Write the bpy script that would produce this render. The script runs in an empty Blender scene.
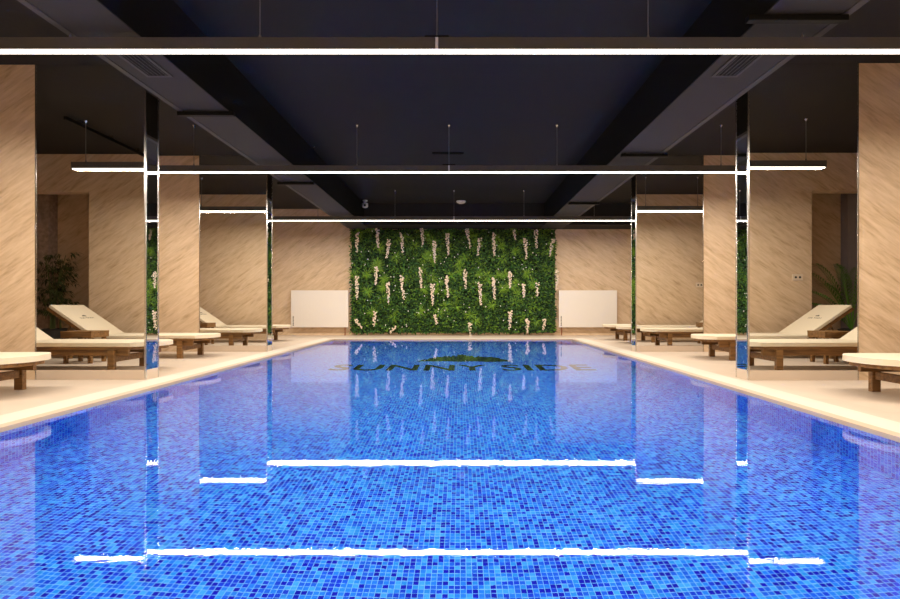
import bpy, bmesh, math, random
from mathutils import Vector, Matrix
random.seed(7)
S = bpy.context.scene
C = S.collection
PI = math.pi

# ------------------------------------------------------------------ helpers
def new_mat(name):
    m = bpy.data.materials.new(name); m.use_nodes = True
    nt = m.node_tree
    b = nt.nodes.get('Principled BSDF')
    return m, nt, b

def plain(name, col, rough=0.6, metal=0.0, spec=0.5, bump=0, bscale=60, var=0.0, vscale=8):
    m, nt, b = new_mat(name)
    b.inputs['Base Color'].default_value = (*col, 1)
    b.inputs['Roughness'].default_value = rough
    b.inputs['Metallic'].default_value = metal
    b.inputs['Specular IOR Level'].default_value = spec
    tc = nt.nodes.new('ShaderNodeTexCoord')
    if var:
        n = nt.nodes.new('ShaderNodeTexNoise'); n.inputs['Scale'].default_value = vscale; n.inputs['Detail'].default_value = 5
        nt.links.new(tc.outputs['Object'], n.inputs['Vector'])
        mx = nt.nodes.new('ShaderNodeMix'); mx.data_type = 'RGBA'
        mx.inputs['A'].default_value = (*[c*(1-var) for c in col], 1)
        mx.inputs['B'].default_value = (*[min(1, c*(1+var)) for c in col], 1)
        nt.links.new(n.outputs['Fac'], mx.inputs['Factor'])
        nt.links.new(mx.outputs['Result'], b.inputs['Base Color'])
    if bump:
        n2 = nt.nodes.new('ShaderNodeTexNoise'); n2.inputs['Scale'].default_value = bscale
        nt.links.new(tc.outputs['Object'], n2.inputs['Vector'])
        bp = nt.nodes.new('ShaderNodeBump'); bp.inputs['Strength'].default_value = bump; bp.inputs['Distance'].default_value = 0.01
        nt.links.new(n2.outputs['Fac'], bp.inputs['Height'])
        nt.links.new(bp.outputs['Normal'], b.inputs['Normal'])
    return m

def stone_mat(name, ang, c1, c2, c3):
    """sawn travertine cladding with slanting veins (veins slant by ang in the x-z plane)"""
    m, nt, b = new_mat(name)
    N = nt.nodes; L = nt.links
    tc = N.new('ShaderNodeTexCoord')
    mp = N.new('ShaderNodeMapping'); mp.inputs['Rotation'].default_value = (0, ang, 0)
    L.new(tc.outputs['Object'], mp.inputs['Vector'])
    mp2 = N.new('ShaderNodeMapping'); mp2.inputs['Scale'].default_value = (1.6, 3.0, 9.0)
    L.new(mp.outputs['Vector'], mp2.inputs['Vector'])
    n = N.new('ShaderNodeTexNoise'); n.inputs['Scale'].default_value = 1.0; n.inputs['Detail'].default_value = 7; n.inputs['Roughness'].default_value = 0.62; n.inputs['Distortion'].default_value = 0.5
    L.new(mp2.outputs['Vector'], n.inputs['Vector'])
    mp3 = N.new('ShaderNodeMapping'); mp3.inputs['Scale'].default_value = (5.0, 6.0, 42.0)
    L.new(mp.outputs['Vector'], mp3.inputs['Vector'])
    n2 = N.new('ShaderNodeTexNoise'); n2.inputs['Scale'].default_value = 1.0; n2.inputs['Detail'].default_value = 4
    L.new(mp3.outputs['Vector'], n2.inputs['Vector'])
    ad = N.new('ShaderNodeMath'); ad.operation = 'MULTIPLY_ADD'; ad.inputs[1].default_value = 0.6
    L.new(n2.outputs['Fac'], ad.inputs[0]); L.new(n.outputs['Fac'], ad.inputs[2])
    r = N.new('ShaderNodeValToRGB'); cr = r.color_ramp
    cr.elements[0].position = 0.52; cr.elements[0].color = (*c3, 1)
    cr.elements[1].position = 1.0; cr.elements[1].color = (*c2, 1)
    e = cr.elements.new(0.74); e.color = (*c1, 1)
    L.new(ad.outputs[0], r.inputs['Fac'])
    L.new(r.outputs['Color'], b.inputs['Base Color'])
    b.inputs['Roughness'].default_value = 0.45
    b.inputs['Specular IOR Level'].default_value = 0.3
    return m

def wood_mat(name, c1, c2):
    m, nt, b = new_mat(name); N = nt.nodes; L = nt.links
    tc = N.new('ShaderNodeTexCoord')
    mp = N.new('ShaderNodeMapping'); mp.inputs['Scale'].default_value = (2.5, 30, 30)
    L.new(tc.outputs['Object'], mp.inputs['Vector'])
    n = N.new('ShaderNodeTexNoise'); n.inputs['Scale'].default_value = 1; n.inputs['Detail'].default_value = 6; n.inputs['Distortion'].default_value = 0.6
    L.new(mp.outputs['Vector'], n.inputs['Vector'])
    r = N.new('ShaderNodeValToRGB'); r.color_ramp.elements[0].position = .3; r.color_ramp.elements[1].position = .72
    r.color_ramp.elements[0].color = (*c1, 1); r.color_ramp.elements[1].color = (*c2, 1)
    L.new(n.outputs['Fac'], r.inputs['Fac']); L.new(r.outputs['Color'], b.inputs['Base Color'])
    b.inputs['Roughness'].default_value = 0.5
    return m

def floor_mat(name, c1, c2, tile, grout):
    m, nt, b = new_mat(name); N = nt.nodes; L = nt.links
    tc = N.new('ShaderNodeTexCoord')
    br = N.new('ShaderNodeTexBrick'); br.offset = 0.5
    br.inputs['Scale'].default_value = 1; br.inputs['Brick Width'].default_value = tile; br.inputs['Row Height'].default_value = tile/2
    br.inputs['Mortar Size'].default_value = 0.0025
    br.inputs['Color1'].default_value = (*c1, 1); br.inputs['Color2'].default_value = (*c2, 1); br.inputs['Mortar'].default_value = (*grout, 1)
    L.new(tc.outputs['Object'], br.inputs['Vector'])
    n = N.new('ShaderNodeTexNoise'); n.inputs['Scale'].default_value = 3; n.inputs['Detail'].default_value = 6
    L.new(tc.outputs['Object'], n.inputs['Vector'])
    mx = N.new('ShaderNodeMix'); mx.data_type = 'RGBA'; mx.blend_type = 'MULTIPLY'; mx.inputs['Factor'].default_value = 0.25
    L.new(br.outputs['Color'], mx.inputs['A']); L.new(n.outputs['Color'], mx.inputs['B'])
    r = N.new('ShaderNodeValToRGB'); r.color_ramp.elements[0].color = (.7, .7, .7, 1); r.color_ramp.elements[0].position = .3; r.color_ramp.elements[1].position = .7
    L.new(n.outputs['Fac'], r.inputs['Fac']); L.new(r.outputs['Color'], mx.inputs['B'])
    L.new(mx.outputs['Result'], b.inputs['Base Color'])
    b.inputs['Roughness'].default_value = 0.42
    b.inputs['Specular IOR Level'].default_value = 0.25
    return m

def mosaic_mat(name, pitch=0.0295):
    """glass mosaic: square blue tiles of random shade, pale grout; UVs are in metres"""
    m, nt, b = new_mat(name); N = nt.nodes; L = nt.links
    uv = N.new('ShaderNodeUVMap'); uv.uv_map = 'UVMap'
    sc = N.new('ShaderNodeVectorMath'); sc.operation = 'SCALE'; sc.inputs['Scale'].default_value = 1/pitch
    L.new(uv.outputs['UV'], sc.inputs[0])
    fl = N.new('ShaderNodeVectorMath'); fl.operation = 'FLOOR'; L.new(sc.outputs[0], fl.inputs[0])
    wn = N.new('ShaderNodeTexWhiteNoise'); wn.noise_dimensions = '2D'; L.new(fl.outputs[0], wn.inputs['Vector'])
    r = N.new('ShaderNodeValToRGB'); cr = r.color_ramp; cr.interpolation = 'CONSTANT'
    cols = [(0.0, (0.000, 0.004, 0.56)), (0.17, (0.001, 0.05, 0.76)), (0.33, (0.004, 0.13, 0.84)), (0.54, (0.010, 0.235, 0.90)), (0.77, (0.014, 0.29, 0.85)), (0.89, (0.05, 0.40, 0.95))]
    cr.elements[0].position = 0; cr.elements[0].color = (*cols[0][1], 1)
    cr.elements[1].position = cols[1][0]; cr.elements[1].color = (*cols[1][1], 1)
    for p, c in cols[2:]:
        e = cr.elements.new(p); e.color = (*c, 1)
    L.new(wn.outputs['Value'], r.inputs['Fac'])
    fr = N.new('ShaderNodeVectorMath'); fr.operation = 'FRACTION'; L.new(sc.outputs[0], fr.inputs[0])
    sx = N.new('ShaderNodeSeparateXYZ'); L.new(fr.outputs[0], sx.inputs[0])
    g = []
    for ax in ('X', 'Y'):
        a = N.new('ShaderNodeMath'); a.operation = 'LESS_THAN'; a.inputs[1].default_value = 0.11
        L.new(sx.outputs[ax], a.inputs[0]); g.append(a)
    mx = N.new('ShaderNodeMath'); mx.operation = 'MAXIMUM'; L.new(g[0].outputs[0], mx.inputs[0]); L.new(g[1].outputs[0], mx.inputs[1])
    mix = N.new('ShaderNodeMix'); mix.data_type = 'RGBA'; mix.inputs['B'].default_value = (0.22, 0.56, 0.95, 1)
    L.new(mx.outputs[0], mix.inputs['Factor']); L.new(r.outputs['Color'], mix.inputs['A'])
    L.new(mix.outputs['Result'], b.inputs['Base Color'])
    b.inputs['Roughness'].default_value = 0.5
    b.inputs['Specular IOR Level'].default_value = 0.1
    return m

def leaf_mat(name, cols, rough=0.5):
    m, nt, b = new_mat(name); N = nt.nodes; L = nt.links
    g = N.new('ShaderNodeNewGeometry')
    r = N.new('ShaderNodeValToRGB'); cr = r.color_ramp
    n = len(cols)
    cr.elements[0].color = (*cols[0], 1); cr.elements[1].color = (*cols[-1], 1)
    for i in range(1, n-1):
        e = cr.elements.new(i/(n-1)); e.color = (*cols[i], 1)
    L.new(g.outputs['Random Per Island'], r.inputs['Fac'])
    L.new(r.outputs['Color'], b.inputs['Base Color'])
    b.inputs['Roughness'].default_value = rough
    b.inputs['Specular IOR Level'].default_value = 0.3
    return m

def add_box(bm, x0, x1, y0, y1, z0, z1, bev=0.0, M=None, seg=2):
    vs = [bm.verts.new((x, y, z)) for x in (x0, x1) for y in (y0, y1) for z in (z0, z1)]
    q = lambda *i: bm.faces.new([vs[k] for k in i])
    fs = [q(0, 1, 3, 2), q(4, 6, 7, 5), q(0, 4, 5, 1), q(2, 3, 7, 6), q(0, 2, 6, 4), q(1, 5, 7, 3)]
    if M is not None:
        for v in vs: v.co = M @ v.co
    if bev:
        es = list({e for f in fs for e in f.edges})
        bmesh.ops.bevel(bm, geom=es, offset=bev, segments=seg, affect='EDGES', profile=0.5)

def add_prism(bm, pts, z0, z1, M=None):
    lo = [bm.verts.new((p[0], p[1], z0)) for p in pts]
    hi = [bm.verts.new((p[0], p[1], z1)) for p in pts]
    n = len(pts)
    fs = [bm.faces.new(lo[::-1]), bm.faces.new(hi)]
    for i in range(n):
        fs.append(bm.faces.new((lo[i], lo[(i+1) % n], hi[(i+1) % n], hi[i])))
    if M is not None:
        for v in lo+hi: v.co = M @ v.co
    return fs

def add_tube(bm, pts, rad, n=8, caps=True):
    rings = []
    rr = rad if isinstance(rad, (list, tuple)) else [rad]*len(pts)
    pts = [Vector(p) for p in pts]
    for i, p in enumerate(pts):
        d = (pts[min(i+1, len(pts)-1)] - pts[max(i-1, 0)]).normalized()
        a = d.orthogonal().normalized(); b = d.cross(a)
        rings.append([bm.verts.new(p + (a*math.cos(2*PI*k/n) + b*math.sin(2*PI*k/n))*rr[i]) for k in range(n)])
    for i in range(len(rings)-1):
        for k in range(n):
            bm.faces.new((rings[i][k], rings[i][(k+1) % n], rings[i+1][(k+1) % n], rings[i+1][k]))
    if caps:
        bm.faces.new(rings[0][::-1]); bm.faces.new(rings[-1])

def add_lathe(bm, prof, n=24, c=(0, 0)):
    rings = [[bm.verts.new((c[0]+r*math.cos(2*PI*k/n), c[1]+r*math.sin(2*PI*k/n), z)) for k in range(n)] for r, z in prof]
    for i in range(len(rings)-1):
        for k in range(n):
            bm.faces.new((rings[i][k], rings[i][(k+1) % n], rings[i+1][(k+1) % n], rings[i+1][k]))
    bm.faces.new(rings[0][::-1]); bm.faces.new(rings[-1])

def obj(name, bm, mat, parent=None, smooth=False, loc=None):
    me = bpy.data.meshes.new(name)
    bmesh.ops.recalc_face_normals(bm, faces=bm.faces)
    bm.to_mesh(me); bm.free()
    me.materials.append(mat)
    if smooth:
        for p in me.polygons: p.use_smooth = True
    o = bpy.data.objects.new(name, me); C.objects.link(o)
    if parent is not None: o.parent = parent
    if loc: o.location = loc
    return o

def mesh_obj(name, verts, faces, mat, parent=None, smooth=False):
    me = bpy.data.meshes.new(name); me.from_pydata(verts, [], faces); me.update()
    me.materials.append(mat)
    if smooth:
        for p in me.polygons: p.use_smooth = True
    o = bpy.data.objects.new(name, me); C.objects.link(o)
    if parent is not None: o.parent = parent
    return o

def box_obj(name, b, mat, parent=None, bev=0.0):
    bm = bmesh.new(); add_box(bm, *b, bev=bev)
    return obj(name, bm, mat, parent)

def tag(o, label, cat, group=None):
    o['label'] = label; o['category'] = cat
    if group: o['group'] = group
    return o

def thing(name, label, cat, loc=(0, 0, 0), rotz=0.0, group=None):
    o = bpy.data.objects.new(name, None); C.objects.link(o)
    o.location = loc; o.rotation_euler = (0, 0, rotz); o.empty_display_size = 0.1
    return tag(o, label, cat, group)

def struct(o):
    o['kind'] = 'structure'; return o

def dup(root, loc, rotz, label, group=None):
    r = root.copy(); C.objects.link(r)
    r.location = loc; r.rotation_euler = (0, 0, rotz); r['label'] = label
    if group: r['group'] = group
    for ch in list(root.children):
        c = ch.copy(); C.objects.link(c); c.parent = r
        for g in list(ch.children):
            d = g.copy(); C.objects.link(d); d.parent = c
    return r

# ------------------------------------------------------------------ materials
ST1, ST2, ST3 = (0.64, 0.465, 0.295), (0.75, 0.57, 0.385), (0.46, 0.31, 0.175)
STONE_L = stone_mat('stone_left', 0.62, ST1, ST2, ST3)
STONE_R = stone_mat('stone_right', -0.62, ST1, ST2, ST3)
ROUGH = plain('rough_split_stone', (0.42, 0.31, 0.24), 0.9, bump=1.0, bscale=18, var=0.6, vscale=14)
PLASTER_D = plain('grey_render', (0.30, 0.26, 0.27), 0.8, var=0.1)
DECK = floor_mat('deck_tile', (0.66, 0.54, 0.42), (0.68, 0.56, 0.44), 1.2, (0.57, 0.46, 0.35))
COPING = plain('coping_stone', (0.72, 0.645, 0.54), 0.45, spec=0.25, var=0.05, vscale=4)
LIP = plain('lip_stone', (0.58, 0.45, 0.32), 0.45, spec=0.25, var=0.06, vscale=4)
MOSAIC = mosaic_mat('blue_mosaic')
BLACKTILE = plain('black_mosaic', (0.006, 0.008, 0.010), 0.5, spec=0.1)
GREENTILE = plain('dark_green_mosaic', (0.012, 0.03, 0.012), 0.5, spec=0.1, var=0.7, vscale=12)
CEIL = plain('ceiling_black_paint', (0.020, 0.0185, 0.0175), 0.75, spec=0.25, var=0.08, vscale=3)
BEAM = plain('charcoal_panel', (0.040, 0.038, 0.038), 0.7, spec=0.3, var=0.08, vscale=3)
BEAMTRIM = plain('charcoal_trim', (0.052, 0.050, 0.050), 0.6)
BLACK = plain('black_metal', (0.003, 0.003, 0.003), 0.6, spec=0.2)
HOUSING = plain('anodised_housing', (0.09, 0.085, 0.08), 0.35, spec=0.5)
STEEL = plain('brushed_steel', (0.72, 0.70, 0.67), 0.25, metal=1.0)
MIRROR = plain('mirror_glass', (0.90, 0.91, 0.90), 0.0, metal=1.0)
WHITE = plain('white_enamel', (0.80, 0.74, 0.66), 0.4, var=0.01)
WHITEP = plain('white_plastic', (0.75, 0.74, 0.72), 0.4)
CUSHION = plain('cream_canvas', (0.76, 0.66, 0.49), 0.85, spec=0.15, bump=0.15, bscale=300)
PIPING = plain('cream_piping', (0.74, 0.60, 0.39), 0.85, spec=0.15)
WOOD = wood_mat('stained_timber', (0.12, 0.055, 0.015), (0.31, 0.155, 0.046))
DARKINK = plain('dark_ink', (0.03, 0.025, 0.02), 0.7)
WIRE = plain('steel_wire', (0.16, 0.155, 0.15), 0.4)
COPPER = plain('copper_pipe', (0.36, 0.13, 0.06), 0.4, metal=0.6)
SOIL = plain('soil', (0.03, 0.02, 0.012), 0.95)
POT = plain('dark_planter', (0.05, 0.045, 0.04), 0.6)
CANE = plain('bamboo_cane', (0.10, 0.12, 0.03), 0.6, var=0.3)
LEAF = leaf_mat('wall_leaves', [(0.006, 0.018, 0.006), (0.016, 0.055, 0.010), (0.032, 0.10, 0.016), (0.14, 0.27, 0.022), (0.007, 0.025, 0.010), (0.07, 0.18, 0.045), (0.014, 0.045, 0.012)])
FERN = leaf_mat('lime_leaves', [(0.07, 0.19, 0.010), (0.17, 0.30, 0.015), (0.10, 0.24, 0.03)])
PETAL = leaf_mat('cream_petals', [(0.80, 0.66, 0.50), (0.86, 0.76, 0.64), (0.78, 0.60, 0.40)])
PETALW = leaf_mat('white_petals', [(0.75, 0.75, 0.68), (0.82, 0.80, 0.76)])
BAMLEAF = leaf_mat('bamboo_leaves', [(0.02, 0.032, 0.008), (0.05, 0.065, 0.015), (0.09, 0.10, 0.025)])
PALMLEAF = leaf_mat('palm_leaves', [(0.06, 0.16, 0.02), (0.13, 0.31, 0.04), (0.09, 0.23, 0.04)])
GREYDOT = plain('black_lens', (0.01, 0.01, 0.012), 0.2)

LED, nt, b = new_mat('led_diffuser')
b.inputs['Base Color'].default_value = (0.9, 0.88, 0.84, 1)
b.inputs['Emission Color'].default_value = (1.0, 0.90, 0.78, 1)
b.inputs['Emission Strength'].default_value = 5.0

# water: clear, slightly rippled
WATER, nt, b = new_mat('pool_water')
for n in list(nt.nodes):
    if n.type == 'BSDF_PRINCIPLED': nt.nodes.remove(n)
gl = nt.nodes.new('ShaderNodeBsdfGlass'); gl.inputs['IOR'].default_value = 1.333; gl.inputs['Roughness'].default_value = 0.0
gl.inputs['Color'].default_value = (0.96, 0.99, 1.0, 1)
out = [n for n in nt.nodes if n.type == 'OUTPUT_MATERIAL'][0]
nt.links.new(gl.outputs[0], out.inputs['Surface'])
tc = nt.nodes.new('ShaderNodeTexCoord')
mp = nt.nodes.new('ShaderNodeMapping'); mp.inputs['Scale'].default_value = (14.0, 60.0, 1)
nt.links.new(tc.outputs['Object'], mp.inputs['Vector'])
nz = nt.nodes.new('ShaderNodeTexNoise'); nz.inputs['Scale'].default_value = 1.0; nz.inputs['Detail'].default_value = 3
nt.links.new(mp.outputs['Vector'], nz.inputs['Vector'])
bp = nt.nodes.new('ShaderNodeBump'); bp.inputs['Strength'].default_value = 1.0; bp.inputs['Distance'].default_value = 0.000065
nt.links.new(nz.outputs['Fac'], bp.inputs['Height']); nt.links.new(bp.outputs['Normal'], gl.inputs['Normal'])

# ------------------------------------------------------------------ dimensions (metres; y is depth from the camera)
CEIL_Z, SOFF_Z = 3.825, 3.21
PX0, PX1, PY0, PY1 = -3.36, 2.98, 0.60, 13.30      # pool
WATER_Z, BOT_Z = -0.025, -0.98
RX0, RX1, RY0, RY1 = -9.9, 9.5, -4.2, 15.15        # room
CW = 0.38                                          # coping width

# ------------------------------------------------------------------ setting
bm = bmesh.new()
for bx in ((RX0, PX0-CW, RY0, RY1), (PX1+CW, RX1, RY0, RY1), (PX0-CW, PX1+CW, RY0, PY0-CW), (PX0-CW, PX1+CW, PY1+CW, RY1)):
    add_box(bm, bx[0], bx[1], bx[2], bx[3], -0.12, 0.0)
struct(obj('floor', bm, DECK))

bm = bmesh.new()   # coping: one ring of pale stone round the pool
for bx in ((PX0-CW, PX0-0.1, PY0-CW, PY1+CW), (PX1+0.1, PX1+CW, PY0-CW, PY1+CW), (PX0-0.1, PX1+0.1, PY0-CW, PY0-0.1), (PX0-0.1, PX1+0.1, PY1+0.1, PY1+CW)):
    add_box(bm, bx[0], bx[1], bx[2], bx[3], -0.045, 0.006)
struct(obj('trim_1', bm, COPING))
bm = bmesh.new()   # narrow darker lip stone at the water's edge
LW = 0.10
for bx in ((PX0-LW, PX0, PY0-LW, PY1+LW), (PX1, PX1+LW, PY0-LW, PY1+LW), (PX0, PX1, PY0-LW, PY0), (PX0, PX1, PY1, PY1+LW)):
    add_box(bm, bx[0], bx[1], bx[2], bx[3], -0.045, 0.006)
struct(obj('trim_4', bm, LIP))

# pool basin: inner faces with metric UVs, solid shell
me = bpy.data.meshes.new('pool_basin')
V = []; F = []; UV = []
def quad(pts, uvs):
    i = len(V); V.extend(pts); F.append((i, i+1, i+2, i+3)); UV.extend(uvs)
x0, x1, y0, y1, zt, zb = PX0, PX1, PY0, PY1, -0.045, BOT_Z
quad([(x0, y0, zb), (x1, y0, zb), (x1, y1, zb), (x0, y1, zb)], [(x0, y0), (x1, y0), (x1, y1), (x0, y1)])
quad([(x0, y0, zb), (x0, y1, zb), (x0, y1, zt), (x0, y0, zt)], [(y0, zb), (y1, zb), (y1, zt), (y0, zt)])
quad([(x1, y1, zb), (x1, y0, zb), (x1, y0, zt), (x1, y1, zt)], [(y1, zb), (y0, zb), (y0, zt), (y1, zt)])
quad([(x0, y1, zb), (x1, y1, zb), (x1, y1, zt), (x0, y1, zt)], [(x0, zb), (x1, zb), (x1, zt), (x0, zt)])
quad([(x1, y0, zb), (x0, y0, zb), (x0, y0, zt), (x1, y0, zt)], [(x1, zb), (x0, zb), (x0, zt), (x1, zt)])
me.from_pydata(V, [], F); me.update()
ul = me.uv_layers.new(name='UVMap')
for i, uvc in enumerate(UV): ul.data[i].uv = uvc
me.materials.append(MOSAIC)
basin = bpy.data.objects.new('pool_basin', me); C.objects.link(basin); struct(basin)

# lettering and emblem laid into the pool floor
def text_mesh(s, size, bold=0.0, spacing=1.0):
    cu = bpy.data.curves.new('lettering', 'FONT'); cu.body = s; cu.size = size; cu.align_x = 'CENTER'; cu.extrude = 0.002
    cu.offset = bold; cu.space_character = spacing; cu.resolution_u = 4
    to = bpy.data.objects.new('lettering', cu); C.objects.link(to)
    bpy.context.view_layer.update()
    dg = bpy.context.evaluated_depsgraph_get()
    m2 = bpy.data.meshes.new_from_object(to.evaluated_get(dg))
    bpy.data.objects.remove(to); bpy.data.curves.remove(cu)
    return m2
tm = text_mesh('SUNNY SIDE', 1.0, 0.02, 1.05)
tm.materials.clear(); tm.materials.append(BLACKTILE)
xs = [v.co.x for v in tm.vertices]; ys = [v.co.y for v in tm.vertices]
W0, H0 = max(xs)-min(xs), max(ys)-min(ys)
TXC, TW, TY0, TH = 0.03, 4.42, 8.15, 0.72
for v in tm.vertices:
    v.co = Vector(((v.co.x-(max(xs)+min(xs))/2)/W0*TW+TXC, (v.co.y-min(ys))/H0*TH+TY0, BOT_Z+0.003+v.co.z))
lo = bpy.data.objects.new('lettering', tm); C.objects.link(lo); lo.parent = basin
lo['label'] = 'black mosaic lettering SUNNY SIDE'
bm = bmesh.new()
pts = []
n = 60
rnd = random.Random(3)
for i in range(n+1):                                # ragged leafy ridge, low at both ends
    t = i/n
    h = (0.86*(1-abs(2*t-1)**3.2) + 0.28*math.exp(-((t-0.45)/0.07)**2))*(0.75+0.4*rnd.random())
    pts.append((-0.88+1.76*t, h))
pts = [(-0.88, -0.02)] + pts + [(0.88, -0.02), (0.45, -0.10), (0.2, 0.0), (-0.1, -0.07), (-0.4, 0.0)]
add_prism(bm, [(p[0]+0.08, p[1]+9.35) for p in pts], BOT_Z+0.001, BOT_Z+0.005)
obj('emblem', bm, GREENTILE, basin)['label'] = 'dark leafy mountain emblem above the lettering'

# water surface: top sheet, finely meshed only by its bump
bm = bmesh.new()
vs = [bm.verts.new(p) for p in ((PX0, PY0, WATER_Z), (PX1, PY0, WATER_Z), (PX1, PY1, WATER_Z), (PX0, PY1, WATER_Z))]
bm.faces.new(vs)
water = struct(obj('water', bm, WATER))

struct(box_obj('ceiling', (RX0, RX1, RY0, RY1+0.2, CEIL_Z, CEIL_Z+0.15), CEIL))
# far wall in two stone halves (veins run opposite ways), other walls
struct(box_obj('wall_far_left', (RX0, -0.2, RY1, RY1+0.2, 0, CEIL_Z), STONE_L))
struct(box_obj('wall_far_right', (-0.2, RX1, RY1, RY1+0.2, 0, CEIL_Z), STONE_R))
struct(box_obj('wall_left', (RX0-0.2, RX0, RY0, RY1+0.2, 0, CEIL_Z), STONE_L))
struct(box_obj('wall_right', (RX1, RX1+0.2, RY0, RY1+0.2, 0, CEIL_Z), STONE_R))
struct(box_obj('wall_back', (RX0, RX1, RY0-0.2, RY0, 0, CEIL_Z), STONE_L))

# down-stand beams along both pool edges and across the far end
SIDE = plain('black_beam_paint', (0.009, 0.009, 0.009), 0.8, spec=0.15)
struct(box_obj('beam_left', (-3.33, -2.75, RY0, RY1, SOFF_Z+0.012, CEIL_Z), SIDE))
box_obj('soffit_board', (-3.33, -2.75, RY0, RY1, SOFF_Z, SOFF_Z+0.0115), BEAM, bpy.data.objects['beam_left'])
struct(box_obj('beam_right', (2.42, 3.08, RY0, RY1, SOFF_Z+0.012, CEIL_Z), SIDE))
box_obj('soffit_board', (2.42, 3.08, RY0, RY1, SOFF_Z, SOFF_Z+0.0115), BEAM, bpy.data.objects['beam_right'])
bf1 = struct(box_obj('beam_far', (-2.75, 2.42, 14.30, RY1, SOFF_Z, CEIL_Z), CEIL))
bf2 = struct(box_obj('beam_far_aisle', (3.08, RX1, 14.30, RY1, SOFF_Z, CEIL_Z), CEIL))
bm = bmesh.new(); add_box(bm, -3.345, -3.285, RY0, 14.9, SOFF_Z-0.006, SOFF_Z+0.03); struct(obj('trim_2', bm, BEAMTRIM))
bm = bmesh.new(); add_box(bm, 3.03, 3.095, RY0, 14.25, SOFF_Z-0.006, SOFF_Z+0.03); struct(obj('trim_3', bm, BEAMTRIM))

# cross walls between the lounging bays, with a passage near the outer wall
SIDES = {'left': dict(s=-1, inner=-3.81, mir=-5.14, jamb=-7.17, outer=RX0, stone=STONE_L, ys=(2.20, 6.06, 9.75)),
         'right': dict(s=1, inner=3.468, mir=4.79, jamb=6.74, outer=RX1, stone=STONE_R, ys=(2.20, 6.02, 9.72))}
TH_ = 0.26
def span(a, b_): return (min(a, b_), max(a, b_))
ordw = ['near', 'middle', 'far']
for side, d in SIDES.items():
    for k, y in enumerate(d['ys']):
        bm = bmesh.new()
        inn = d['inner']-d['s']*(0.05 if k == 2 else 0)
        yb = y+TH_
        add_box(bm, *span(inn+0.02*d['s'], d['jamb']), y+0.015, yb, 0, CEIL_Z)
        add_box(bm, *span(d['jamb'], d['outer']), y+0.015, yb, 3.10, CEIL_Z)
        add_box(bm, *span(d['outer']-d['s']*0.75, d['outer']), y+0.015, yb, 0, 3.10)
        struct(obj('wall_%s_%s' % (side, ordw[k]), bm, d['stone']))
    # niche behind the first cross wall
    y = d['ys'][0]
    bm = bmesh.new()
    add_box(bm, *span(d['jamb'], d['outer']), 1.15, 1.3, 0, CEIL_Z)
    add_box(bm, *span(d['jamb'], d['jamb']-d['s']*0.12), 1.15, y+0.012, 0, CEIL_Z)
    struct(obj('wall_niche_%s' % side, bm, d['stone']))
struct(box_obj('column', (-9.75, -8.70, 1.31, 1.55, 0, CEIL_Z), ROUGH))
struct(box_obj('column', (8.17, 8.75, 1.31, 1.50, 0, CEIL_Z), PLASTER_D))

# ------------------------------------------------------------------ mirror cladding on the ends of the cross walls
PL = 0.12
def mirror_cladding(d, y, label):
    s = d['s']; off = s*(0.05 if y > 8 else 0); xi, xm = d['inner']-off, d['mir']-off*1.3
    t = thing('mirror_cladding', label, 'mirror', (xi, y, 0), 0, 'mirror clad wall ends')
    L = lambda x: x-xi
    def bx(name, b, m):
        return box_obj(name, (*span(L(b[0]), L(b[1])), b[2]-y, b[3]-y, b[4], b[5]), m, t)
    bx('front_mirror', (xi+s*0.018, xm-s*0.004, y, y+0.013, PL, CEIL_Z-0.005), MIRROR)
    bx('side_mirror', (xi, xi+s*0.013, y+0.018, y+TH_-0.014, PL, CEIL_Z-0.005), MIRROR)
    bx('corner_trim', (xi-s*0.004, xi+s*0.017, y-0.004, y+0.017, 0, CEIL_Z-0.005), STEEL)
    bx('edge_trim', (xi-s*0.004, xi+s*0.016, y+TH_-0.013, y+TH_+0.002, 0, CEIL_Z-0.005), STEEL)
    bx('edge_trim', (xm-s*0.003, xm+s*0.010, y-0.003, y+0.014, 0, CEIL_Z-0.005), STEEL)
    bx('plinth', (xi+s*0.018, xm-s*0.004, y, y+0.013, 0, PL-0.001), DECK)
    bx('side_plinth', (xi, xi+s*0.013, y+0.018, y+TH_-0.014, 0, PL-0.001), DECK)
    return t
mirror_cladding(SIDES['left'], 6.06, 'tall mirror panels on the nearer left wall end, reflecting lounger and bamboo')
mirror_cladding(SIDES['right'], 6.02, 'tall mirror panels on the nearer right wall end, reflecting lounger and palm')
mirror_cladding(SIDES['left'], 9.75, 'tall narrow mirror panels on the farther wall end, left of the pool')
mirror_cladding(SIDES['right'], 9.72, 'tall narrow mirror panels on the farther wall end, right of the pool')

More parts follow.
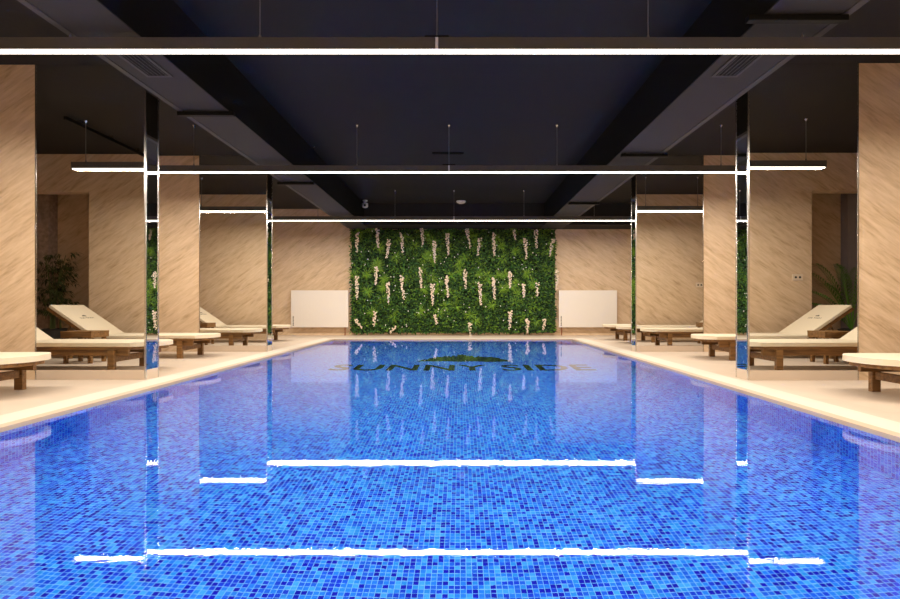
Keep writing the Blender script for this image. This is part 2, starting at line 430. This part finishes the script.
# ------------------------------------------------------------------ pendant LED bars
BX0, BX1 = -6.10, 5.69
BAR_C = 3.045
def led_bar(y, joint, wires, label, power):
    xc = (BX0+BX1)/2
    t = thing('pendant_light_bar', label, 'light', (xc, y, BAR_C), 0, 'pendant light bars across the pool')
    h = 0.030
    bm = bmesh.new(); add_box(bm, BX0-xc, BX1-xc, -0.035, 0.035, 0.011, 0.112, 0.004); obj('housing', bm, HOUSING, t)
    bm = bmesh.new()
    n = 10; prof = [(-0.030, 0.0105)] + [(0.030*math.cos(PI+PI*k/n), 0.004+0.010*math.sin(PI+PI*k/n)) for k in range(n+1)] + [(0.030, 0.0105)]
    A = [bm.verts.new((BX0-xc+0.01, p[0], p[1])) for p in prof]; B = [bm.verts.new((BX1-xc-0.01, p[0], p[1])) for p in prof]
    for i in range(len(prof)-1): bm.faces.new((A[i], B[i], B[i+1], A[i+1]))
    bm.faces.new(A[::-1]); bm.faces.new(B)
    bm.faces.new((A[0], A[-1], B[-1], B[0]))
    obj('diffuser', bm, LED, t)
    for xe in (BX0-xc-0.008, BX1-xc+0.001):
        box_obj('end_cap', (xe, xe+0.007, -0.037, 0.037, -0.008, 0.114), HOUSING, t)
    box_obj('joint_clip', (joint-xc-0.012, joint-xc+0.012, -0.040, -0.0355, 0.014, 0.108), WHITEP, t)
    box_obj('joint_clip', (joint-xc-0.10, joint-xc+0.10, -0.02, 0.02, 0.1125, 0.135), BLACK, t)
    for x in wires:
        bm = bmesh.new()
        add_tube(bm, [(x-xc, 0, 0.1125), (x-xc, 0, CEIL_Z-BAR_C-0.02)], 0.0045, 6)
        add_lathe(bm, [(0.008, 0.1125), (0.012, 0.13), (0.006, 0.15)], 8, (x-xc, 0))
        w = obj('suspension_wire', bm, WIRE, t)
        bm = bmesh.new(); add_lathe(bm, [(0.022, CEIL_Z-BAR_C-0.001), (0.022, CEIL_Z-BAR_C-0.012), (0.007, CEIL_Z-BAR_C-0.045)], 10, (x-xc, 0))
        obj('ceiling_cup', bm, STEEL, w)
    ld = bpy.data.lights.new('bar_lamp', 'AREA'); ld.shape = 'RECTANGLE'; ld.size = BX1-BX0-0.1; ld.size_y = 0.055; ld.energy = power; ld.color = (1.0, 0.89, 0.77)
    lo_ = bpy.data.objects.new('lamp', ld); C.objects.link(lo_); lo_.parent = t; lo_.location = (0, 0, -0.010)
    return t
POW = 350
Z1, Z2, Z3 = 4.236, 8.08, 12.67
def wx(px, z): return (px-460)*z/500
led_bar(Z1, wx(437, Z1), [-5.9, -3.3, wx(260, Z1), wx(437, Z1), wx(648, Z1), 2.9, 4.2, 5.4], 'nearest long white light bar, spanning the whole top of the picture', POW)
led_bar(Z2, wx(449, Z2), [-5.9, -4.3, wx(357, Z2), wx(449, Z2), wx(557, Z2), wx(721, Z2), 5.4], 'second long light bar from the front, hung between the mirrored wall ends', POW)
led_bar(Z3, wx(454, Z3), [-5.9, -3.6, wx(395, Z3), wx(454, Z3), wx(524, Z3), 3.4, 5.4], 'farthest long light bar, in front of the green plant wall', POW)
led_bar(0.35, 0.0, [-5.9, -3, 0, 3, 5.4], 'added unseen light bar overhead above the near pool edge', POW)  # added bar, out of frame, lights the near deck
led_bar(-3.3, 0.0, [-5.9, -3, 0, 3, 5.4], 'added unseen light bar overhead above the deck behind the camera', POW)  # another added bar, unseen behind the camera, for more light up front

# ------------------------------------------------------------------ ceiling fittings
def track(x0, x1, y, label):
    t = thing('ceiling_track', label, 'track', ((x0+x1)/2, y, SOFF_Z), 0, 'black tracks across the beam soffits')
    w = (x1-x0)/2
    box_obj('rail', (-w, w, -0.03, 0.03, -0.060, -0.012), BLACK, t, 0.006)
    for x in (-w+0.06, w-0.06):
        bm = bmesh.new(); add_tube(bm, [(x, 0, -0.012), (x, 0, 0.0)], 0.012, 8); obj('hanger', bm, BLACK, t)
    return t
track(-3.35, -2.68, 5.94, 'black track across the left beam, beside the nearer left mirror')
track(-3.40, -2.72, 9.32, 'black track across the left beam, behind the second light bar')
track(2.28, 3.07, 3.97, 'black track across the right beam, above the nearest light bar')
track(2.44, 3.14, 7.58, 'black track across the right beam, just before the second light bar')
track(2.42, 3.10, 11.15, 'black track across the right beam, just before the farthest light bar')

def vent(x, y, label):
    t = thing('air_vent', label, 'vent', (x, y, SOFF_Z), 0, 'soffit air vents')
    bm = bmesh.new()
    for b_ in ((-0.13, -0.10, -0.24, 0.24), (0.10, 0.13, -0.24, 0.24), (-0.10, 0.10, -0.24, -0.21), (-0.10, 0.10, 0.21, 0.24)):
        add_box(bm, *b_, -0.010, 0.0)
    obj('frame', bm, BEAMTRIM, t)
    bm = bmesh.new(); add_box(bm, -0.10, 0.10, -0.21, 0.21, -0.003, 0.0); obj('backing', bm, BLACK, t)
    for i in range(5):
        xx = -0.08+i*0.04
        bm = bmesh.new(); add_box(bm, xx-0.004, xx+0.004, -0.21, 0.21, -0.009, -0.0035); obj('louver', bm, BEAMTRIM, t)
vent(-3.02, 4.80, 'grey louvered air vent in the left beam under the nearest light bar')
vent(2.66, 4.80, 'grey louvered air vent in the right beam under the nearest light bar')

t = thing('slot_diffuser', 'black slot diffuser on the ceiling above the middle of the second bar', 'vent', (wx(448, 9.6), 9.6, CEIL_Z))
box_obj('frame', (-0.30, 0.30, -0.06, 0.06, -0.03, 0), BLACK, t, 0.004)
box_obj('slot', (-0.27, 0.27, -0.03, 0.03, -0.036, -0.0305), CEIL, t)

t = thing('security_camera', 'small white security camera under the dark ceiling, left of the plant wall centre', 'camera', (-2.64, 13.9, CEIL_Z))
bm = bmesh.new(); add_lathe(bm, [(0.07, 0), (0.07, -0.025), (0.03, -0.04), (0.03, -0.07)], 20); obj('mount', bm, WHITEP, t)
bm = bmesh.new(); add_lathe(bm, [(0.06, -0.071), (0.085, -0.09), (0.085, -0.17), (0.07, -0.20), (0.02, -0.215)], 20); obj('housing', bm, WHITEP, t, True)
bm = bmesh.new(); add_tube(bm, [(0.01, -0.078, -0.15), (0.01, -0.098, -0.155)], 0.035, 14); obj('lens', bm, GREYDOT, t)
t = thing('smoke_detector', 'white round smoke detector on the ceiling before the plant wall', 'detector', (wx(461, 14.0), 14.0, CEIL_Z))
bm = bmesh.new(); add_lathe(bm, [(0.13, 0), (0.135, -0.02), (0.11, -0.05)], 28); obj('base', bm, WHITEP, t)
bm = bmesh.new(); add_lathe(bm, [(0.08, -0.0505), (0.07, -0.07), (0.03, -0.075)], 20); obj('sensor_cap', bm, WHITEP, t)
def sprinkler(x, y, z, label):
    t = thing('sprinkler', label, 'sprinkler', (x, y, z))
    bm = bmesh.new(); add_lathe(bm, [(0.03, 0), (0.03, -0.006), (0.01, -0.01), (0.01, -0.045)], 12); obj('body', bm, STEEL, t)
    bm = bmesh.new(); add_lathe(bm, [(0.022, -0.046), (0.024, -0.05)], 12); obj('deflector', bm, STEEL, t)
sprinkler(-2.69, 9.2, CEIL_Z, 'small steel sprinkler on the ceiling just inside the left beam')
t = thing('cable_conduit', 'black cable conduit on the ceiling, seen in the nearer left mirror', 'conduit', (-6.02, 3.5, CEIL_Z))
box_obj('rail', (-0.025, 0.025, -1.0, 1.0, -0.09, -0.04), BLACK, t, 0.005)
for yy in (-0.7, 0.0, 0.7):
    box_obj('clip', (-0.035, 0.035, yy-0.02, yy+0.02, -0.0395, 0.0), STEEL, t)

# ------------------------------------------------------------------ plant wall
GX0, GX1, GZ0, GZ1, GY = wx(350, 15.0), wx(556.5, 15.0), 0.06, 3.20, 15.15
gw = thing('plant_wall', 'green plant wall with hanging white flowers at the far end of the pool', 'plant wall', ((GX0+GX1)/2, GY, 0))
ox = (GX0+GX1)/2
box_obj('backing_panel', (GX0-ox+0.03, GX1-ox-0.03, -0.06, -0.002, GZ0+0.02, GZ1-0.01), plain('dark_backing', (0.008, 0.018, 0.007), 0.9), gw)
def leaf(V, F, c, d, w, l, nrm, bend=0.25):
    """pointed leaf: base c, along d, width w, length l"""
    d = d.normalized(); s = d.cross(nrm).normalized(); n_ = s.cross(d)
    i = len(V)
    for p in (c, c+d*l*0.45+s*w*0.5+n_*l*0.06, c+d*l-n_*l*bend, c+d*l*0.45-s*w*0.5+n_*l*0.06):
        V.append(tuple(p))
    F.append((i, i+1, i+2, i+3))
V = []; F = []
rnd = random.Random(11)
for k in range(24000):
    x = rnd.uniform(GX0+0.03, GX1-0.03)-ox; z = rnd.uniform(GZ0+0.03, GZ1)
    bump = 0.04*math.sin(x*3.1+1.3*math.sin(z*2.3))+0.03*math.sin(z*5.2+x*1.7)
    y = -0.07-max(0, rnd.gauss(0.05, 0.03)+bump)
    a = rnd.uniform(0, 2*PI)
    d = Vector((math.cos(a), rnd.uniform(-0.9, -0.05), math.sin(a)*0.8-0.35))
    l = rnd.uniform(0.045, 0.10)
    leaf(V, F, Vector((x, y, z)), d, l*rnd.uniform(0.45, 0.7), l, Vector((0.2, -1, 0.4)))
fo = mesh_obj('foliage', V, F, LEAF, gw); fo['kind'] = 'stuff'
V = []; F = []
for k in range(150):
    c = Vector((rnd.uniform(GX0+.05, GX1-.05)-ox, -0.17-rnd.random()*0.04, rnd.uniform(GZ0+.1, GZ1-.05)))
    for j in range(5):
        a = 2*PI*j/5
        leaf(V, F, c, Vector((math.cos(a), -0.2, math.sin(a))), 0.016, 0.02, Vector((0, -1, 0)))
bl_ = mesh_obj('small_blossoms', V, F, PETALW, gw); bl_['kind'] = 'stuff'
def img_wall(px, py):      # a place on the face of the plant wall, as measured in elevation
    return Vector(((px-460)*15.0/500-ox, -0.2, 0.9-(py-305.5)*15.0/500))
def Q(x, y): return 340+x/3.152, 210+y/3.152
strands = [(55,75,135,0),(120,60,120,3),(152,95,152,-8),(197,75,135,3),(260,60,110,3),(298,100,165,2),(340,75,142,4),(405,60,120,12),(437,90,145,-8),(485,75,145,2),(550,65,95,5),(585,90,155,3),(618,65,120,2),(665,95,148,-8),
           (55,210,280,0),(115,180,235,-2),(153,230,295,3),(198,210,280,6),(255,185,245,3),(292,235,300,0),(338,210,275,5),(395,190,250,2),(442,230,300,4),(485,215,280,4),(535,195,245,0),(578,235,275,2),(620,230,270,0),(682,190,250,0),
           (60,345,372,18),(110,320,365,-3),(165,368,388,-14),(302,330,360,8),(410,355,396,2),(535,320,375,-2),(590,345,386,0),(642,345,375,-6)]
strand_px = []
for sx, sy0, sy1, lean in strands:
    a = img_wall(*Q(sx-lean/2, sy0)); b_ = img_wall(*Q(sx+lean/2, sy1))
    strand_px.append((a.x, a.z))
    V = []; F = []
    L_ = (b_-a).length
    nf = max(14, int(L_/0.012))
    for k in range(nf):
        t_ = k/(nf-1)
        wid = 0.05*(1-0.65*t_)+0.008
        c = a.lerp(b_, t_)+Vector((rnd.uniform(-wid, wid), rnd.uniform(-0.05, 0.02), rnd.uniform(-.02, .02)))
        a0 = rnd.uniform(0, 2*PI); r_ = rnd.uniform(0.022, 0.036)*(1-0.35*t_)
        for j in range(5):
            an = a0+2*PI*j/5
            leaf(V, F, c, Vector((math.cos(an), -0.35, math.sin(an))), r_*0.9, r_, Vector((0, -1, 0)))
    mesh_obj('flower_strand', V, F, PETAL, gw)
rt = random.Random(5)
for k in range(84):
    if k < 28:
        px_, pz_ = strand_px[k]; c = Vector((px_+rt.uniform(-.22, .22), -0.15, max(.15, pz_+rt.uniform(-.15, .1))))
    else:
        c = Vector((rt.uniform(GX0+.15, GX1-.15)-ox, -0.15, rt.uniform(0.15, 3.0)))
    c.x = min(max(c.x, GX0-ox+.12), GX1-ox-.12)
    V = []; F = []
    for j in range(30):
        an = rt.uniform(0, 2*PI); l = rt.uniform(0.12, 0.25)
        leaf(V, F, c, Vector((math.cos(an), -0.45, math.sin(an)+0.1)), 0.017, l, Vector((0, -1, 0.1)), 0.3)
    mesh_obj('fern_tuft', V, F, FERN, gw)

# ------------------------------------------------------------------ radiators on the far wall
def radiator(x0, x1, pipe_x, label):
    t = thing('radiator', label, 'radiator', ((x0+x1)/2, RY1-0.026, 0), 0, 'white panel radiators')
    w = (x1-x0)/2; zb, zt = 0.245, 1.355
    bm = bmesh.new(); add_box(bm, -w, w, -0.13, -0.115, zb, zt, 0.006)
    obj('front_panel', bm, WHITE, t)
    bm = bmesh.new()
    nr = 36
    for i in range(nr):                              # shallow pressed flutes
        xx = -w+0.06+(2*w-0.12)*(i+0.5)/nr
        add_box(bm, xx-0.008, xx+0.008, -0.1325, -0.129, zb+0.05, zt-0.05)
    fl_ = obj('fluting', bm, WHITE, t)
    bm = bmesh.new(); add_box(bm, -w+0.02, w-0.02, -0.114, -0.03, zb+0.02, zt-0.006); obj('core', bm, WHITE, t)
    bm = bmesh.new(); add_box(bm, -w+0.005, w-0.005, -0.114, -0.02, zt-0.005, zt, 0.001); obj('top_grille', bm, WHITE, t)
    for xx in (-w+0.25, w-0.25):
        box_obj('bracket', (xx-0.02, xx+0.02, -0.03, 0.024, zb+0.1, zt-0.1), WHITE, t)
    bm = bmesh.new(); add_tube(bm, [(pipe_x, -0.07, zb+0.02), (pipe_x, -0.07, 0.0)], 0.016, 10); obj('pipe', bm, COPPER, t)
    bm = bmesh.new()
    z = zb+0.05
    rr = random.Random(2)
    while z < zb+0.33:                               # maker's mark: a small vertical line of dark strokes, too small to read
        h = rr.uniform(0.014, 0.03); add_box(bm, -w+0.055, -w+0.085, -0.1335, -0.1326, z, z+h); z += h+0.014
    obj('maker_mark', bm, DARKINK, t)['label'] = 'small dark vertical mark'
RZ = 15.0
radiator(wx(291, RZ), wx(350, RZ)-0.05, 0.75, 'white panel radiator on the far wall, left of the plant wall')
radiator(wx(557.5, RZ)+0.04, wx(617, RZ), -0.78, 'white panel radiator on the far wall, right of the plant wall')

# ------------------------------------------------------------------ sun loungers (local: tip at x=0, head towards -x)
HW = 0.375
def d_outline(x_head, hw, tip=0.0, sag=0.21, rc=0.05, n=18):
    pts = []
    for i in range(n+1):                             # bowed foot end
        u = -1+2*i/n
        pts.append((tip-sag*abs(u)**2.4, u*hw))
    pts.append((x_head, hw)); pts.append((x_head, -hw))
    return pts
def cushion(bm, pts, z0, z1, bev, M=None):
    fs = add_prism(bm, pts, z0, z1, M)
    es = list({e for f in fs[:2] for e in f.edges})
    bmesh.ops.bevel(bm, geom=es, offset=bev, segments=3, affect='EDGES', profile=0.5)
HX = -1.86                                           # hinge
ANG = math.radians(34.5); BLEN = 0.92
MB_ = Matrix.Translation((HX, 0, 0.345)) @ Matrix.Rotation(ANG, 4, 'Y')   # backrest: local -x runs up the slope
def make_lounger(label):
    t = thing('sun_lounger', label, 'sun lounger', group='timber sun loungers with cream cushions')
    bm = bmesh.new(); cushion(bm, d_outline(HX+0.01, HW), 0.341, 0.400, 0.014); obj('seat_cushion', bm, CUSHION, t, False)
    bm = bmesh.new()
    cushion(bm, [(0.0, HW), (-BLEN, HW), (-BLEN, -HW), (0.0, -HW)][::-1], 0.0, 0.06, 0.014, MB_)
    bc = obj('backrest_cushion', bm, CUSHION, t, False)
    bm = bmesh.new(); add_prism(bm, d_outline(HX, HW-0.03, -0.05), 0.300, 0.340); obj('deck_board', bm, WOOD, t)
    for s in (-1, 1):
        bm = bmesh.new(); add_box(bm, -2.50, -0.28, s*0.285-0.022, s*0.285+0.022, 0.215, 0.299, 0.004); obj('side_rail', bm, WOOD, t)
        for xx in (-0.48, -2.30):
            bm = bmesh.new(); add_box(bm, xx-0.045, xx+0.045, s*0.335-0.027, s*0.335+0.027, 0.0, 0.299 if xx > -2 else 0.30, 0.004); obj('leg', bm, WOOD, t)
    for xx in (-0.48, -2.30):
        bm = bmesh.new(); add_box(bm, xx-0.022, xx+0.022, -0.305, 0.305, 0.13, 0.212, 0.004); obj('cross_rail', bm, WOOD, t)
    bm = bmesh.new()
    add_box(bm, -BLEN-0.01, -0.02, HW-0.075, HW-0.01, -0.055, -0.002, 0.004, MB_)
    add_box(bm, -BLEN-0.01, -0.02, -HW+0.01, -HW+0.075, -0.055, -0.002, 0.004, MB_)
    for i in range(7):
        x_ = -0.06-i*0.135
        add_box(bm, x_-0.05, x_, -HW+0.076, HW-0.076, -0.035, -0.002, 0.0, MB_)
    add_box(bm, -BLEN-0.01, -BLEN+0.06, -HW+0.076, HW-0.076, -0.055, -0.002, 0.0, MB_)
    obj('backrest_frame', bm, WOOD, t)
    for s in (-1, 1):
        bm = bmesh.new()
        p = MB_ @ Vector((-0.52, s*0.25, -0.056)); add_tube(bm, [p, (p.x-0.16, p.y, 0.27)], 0.015, 8); obj('prop', bm, WOOD, t)
    # printed mark on the backrest cushion: emblem and a line of lettering, read from the foot end
    bm = bmesh.new()
    add_prism(bm, [(MX(u), w) for u, w in ((0.0, -.05), (0.0, .05), (.028, .035), (.02, .012), (.045, .0), (.02, -.012), (.028, -.035))], 0.0602, 0.0612, MB_)
    obj('printed_emblem', bm, DARKINK, bc)
    m2 = bpy.data.meshes.new('printed_lettering') if False else LETTER.copy()
    lo2 = bpy.data.objects.new('printed_lettering', m2); C.objects.link(lo2); lo2.parent = bc
    return t
def MX(u): return -0.56-u
LETTER = text_mesh('SUNNY SIDE', 0.05, 0.0, 1.2)
LETTER.materials.clear(); LETTER.materials.append(DARKINK)
for v in LETTER.vertices:
    v.co = MB_ @ Vector((-0.49-v.co.y, v.co.x, 0.0605+v.co.z*0.2))
G = 'timber sun loungers with cream cushions'
specs = [ # tip x, centre y, rot, label
    (-4.23, 5.02, 0.0, 'sun lounger cut by the left picture edge, nearest on the left deck'),
    (-4.32, 3.32, 0.0, 'lounger with raised logo backrest seen in the nearer left mirror, behind the small table'),
    (-4.13, 7.08, 0.0, 'left sun lounger just behind the nearer mirrored wall end, mostly hidden'),
    (-4.26, 8.80, 0.0, 'left sun lounger in front of the farther left mirror'),
    (-4.34, 12.75, 0.0, 'left sun lounger farthest back, beside the left radiator'),
    (3.86, 4.90, PI, 'sun lounger cut by the right picture edge, nearest on the right deck'),
    (3.99, 3.25, PI, 'lounger with raised logo backrest seen in the nearer right mirror, beside the palm'),
    (4.22, 6.95, PI, 'right lounger hidden behind the nearer wall end, seen in the farther right mirror'),
    (3.97, 8.50, PI, 'right sun lounger in front of the farther right mirror'),
    (3.78, 12.05, PI, 'right sun lounger second from the far wall, just past the farther mirror'),
    (3.76, 13.15, PI, 'right sun lounger farthest back, nearest to the right radiator'),
]
first = make_lounger(specs[0][3])
first.location = (specs[0][0], specs[0][1], 0)
for x, y, r_, lab in specs[1:]:
    dup(first, (x, y, 0), r_, lab, G)

# ------------------------------------------------------------------ side tables
def make_table(label):
    t = thing('side_table', label, 'table', group='low timber side tables')
    w, d = 0.24, 0.20
    bm = bmesh.new()
    for i in range(4):
        y = -d+(2*d)*i/4
        add_box(bm, -w, w, y+0.003, y+2*d/4-0.003, 0.475, 0.50, 0.003)
    obj('tabletop', bm, WOOD, t)
    bm = bmesh.new()
    for s in (-1, 1):
        add_box(bm, -w+0.004, w-0.004, s*(d-0.015)-0.011, s*(d-0.015)+0.011, 0.40, 0.474)
        add_box(bm, s*(w-0.015)-0.011, s*(w-0.015)+0.011, -d+0.0265, d-0.0265, 0.40, 0.474)
    obj('apron', bm, WOOD, t)
    for sx in (-1, 1):
        for sy in (-1, 1):
            bm = bmesh.new(); add_box(bm, sx*(w-0.052)-0.025, sx*(w-0.052)+0.025, sy*(d-0.052)-0.025, sy*(d-0.052)+0.025, 0, 0.474, 0.003); obj('leg', bm, WOOD, t)
    return t
tb = make_table('small timber side table between loungers, seen in the nearer left mirror')
tb.location = (-5.92, 4.22, 0)
for x, y, lab in ((5.82, 4.20, 'small timber side table between loungers, seen in the nearer right mirror'),
                  (-5.98, 7.94, 'small timber side table seen in the farther left mirror'),
                  (5.86, 7.72, 'small timber side table seen in the farther right mirror')):
    dup(tb, (x, y, 0), 0, lab, 'low timber side tables')

# ------------------------------------------------------------------ plants in the niches
def bamboo(x, y, label):
    t = thing('potted_bamboo', label, 'plant', (x, y, 0))
    bm = bmesh.new(); add_lathe(bm, [(0.17, 0), (0.22, 0.40), (0.24, 0.42), (0.20, 0.43), (0.19, 0.38)], 24); obj('pot', bm, POT, t)
    rr = random.Random(4)
    V = []; F = []
    for k in range(9):
        a = rr.uniform(0, 2*PI); r0 = rr.uniform(0.02, 0.13)
        p0 = Vector((math.cos(a)*r0, math.sin(a)*r0, 0.36)); h = rr.uniform(1.25, 1.75)
        lean = Vector((rr.uniform(-.3, .45), rr.uniform(-.2, .2), 0))
        pts = [p0+lean*(u*u)+Vector((0, 0, h*u)) for u in [i/7 for i in range(8)]]
        bm = bmesh.new(); add_tube(bm, pts, [0.013*(1-0.6*i/7) for i in range(8)], 6); obj('cane', bm, CANE, t)
        for i in range(2, 8):
            for q in range(5):
                ba = rr.uniform(0, 2*PI); bd = Vector((math.cos(ba), math.sin(ba)*0.6, rr.uniform(-.1, .35)))
                tip = pts[i]+bd*rr.uniform(.05, .30)
                for w in range(5):
                    la = ba+rr.uniform(-1.1, 1.1)
                    leaf(V, F, tip, Vector((math.cos(la), math.sin(la)*0.7, rr.uniform(-.6, .1))), 0.024, rr.uniform(.10, .17), Vector((0, 0.3, 1)), 0.3)
    mesh_obj('foliage', V, F, BAMLEAF, t)
bamboo(-8.30, 1.86, 'dark potted bamboo in the left niche, seen in the nearer left mirror')
def palm(x, y, label):
    t = thing('potted_palm', label, 'plant', (x, y, 0))
    bm = bmesh.new(); add_lathe(bm, [(0.17, 0), (0.22, 0.40), (0.24, 0.42), (0.20, 0.43), (0.19, 0.38)], 24); obj('pot', bm, POT, t)
    rr = random.Random(9)
    fr = [(PI, 1.25, 0.85), (PI*0.95, 0.85, 0.9), (PI*1.06, 1.0, 0.45), (PI*0.8, 1.35, 0.55), (PI*1.05, 1.42, 0.62), (PI*0.6, 1.3, 0.35), (PI*1.5, 1.2, 0.25), (0.2, 1.3, 0.6), (PI*1.0, 1.40, 0.30), (PI*.4, 1.5, 0.3), (PI*1.02, 0.6, 0.75)]
    for az, hgt, reach in fr:
        hz = Vector((math.cos(az), math.sin(az)*0.8, 0))
        pts = []
        for i in range(13):
            u = i/12
            pts.append(Vector((0, 0, 0.38))+hz*(reach*1.05*u**1.25)+Vector((0, 0, hgt*(1.25*u-0.30*u**3))))
        bm = bmesh.new(); add_tube(bm, pts, [0.010*(1-0.8*i/12) for i in range(13)], 5); f_ = obj('frond', bm, PALMLEAF, t)
        V = []; F = []
        side = hz.cross(Vector((0, 0, 1))).normalized()
        for i in range(3, 13):
            for sub in (0, 0.5):
                p = pts[i].lerp(pts[min(i+1, 12)], sub)
                fwd = (pts[min(i+1, 12)]-pts[i-1]).normalized()
                L_ = 0.30*math.sin(PI*min(1, (i-2)/10.5))+0.06
                for s in (-1, 1):
                    leaf(V, F, p, side*s*0.8+fwd*0.75+Vector((0, 0, -0.12)), 0.028, L_, Vector((0, 0, 1)), 0.3)
        mesh_obj('leaflets', V, F, PALMLEAF, f_)
palm(7.88, 1.98, 'green potted palm in the right niche, seen in the nearer right mirror')

# ------------------------------------------------------------------ wall sockets
def socket(x, y, label):
    t = thing('wall_socket', label, 'socket', (x, y, 1.44), 0, 'double wall sockets')
    box_obj('plate', (-0.10, 0.10, 0.0, 0.02, -0.06, 0.06), plain('socket_plate', (0.75, 0.62, 0.46), 0.4), t, 0.003)
    for s in (-1, 1):
        bm = bmesh.new(); add_tube(bm, [(s*0.04, 0.0201, 0), (s*0.04, 0.0225, 0)], 0.022, 14); obj('outlet', bm, DARKINK, t)
socket(6.46, 2.20+TH_, 'double wall socket on stone, seen in the nearer right mirror')
socket(6.30, 6.02+TH_, 'double wall socket on stone, seen in the farther right mirror')

# ------------------------------------------------------------------ camera, world, view
cd = bpy.data.cameras.new('camera'); cam = bpy.data.objects.new('camera', cd); C.objects.link(cam)
cam.location = (0, 0, 0.9); cam.rotation_euler = (PI/2, 0, 0)
cd.sensor_fit = 'HORIZONTAL'; cd.sensor_width = 36; cd.lens = 36*500/900
cd.shift_x = -10/900; cd.shift_y = 6/900
cd.clip_start = 0.05; cd.clip_end = 100
S.camera = cam
w = bpy.data.worlds.new('world'); S.world = w; w.use_nodes = True
w.node_tree.nodes['Background'].inputs['Color'].default_value = (0, 0, 0, 1)
S.cycles.use_denoising = True
S.cycles.sample_clamp_indirect = 40
S.cycles.max_bounces = 14; S.cycles.diffuse_bounces = 6; S.cycles.glossy_bounces = 8; S.cycles.transmission_bounces = 8
S.cycles.caustics_refractive = True; S.cycles.caustics_reflective = True
S.view_settings.view_transform = 'Standard'; S.view_settings.look = 'None'
S.view_settings.exposure = 0.0; S.view_settings.gamma = 1.0; S.view_settings.use_curve_mapping = False
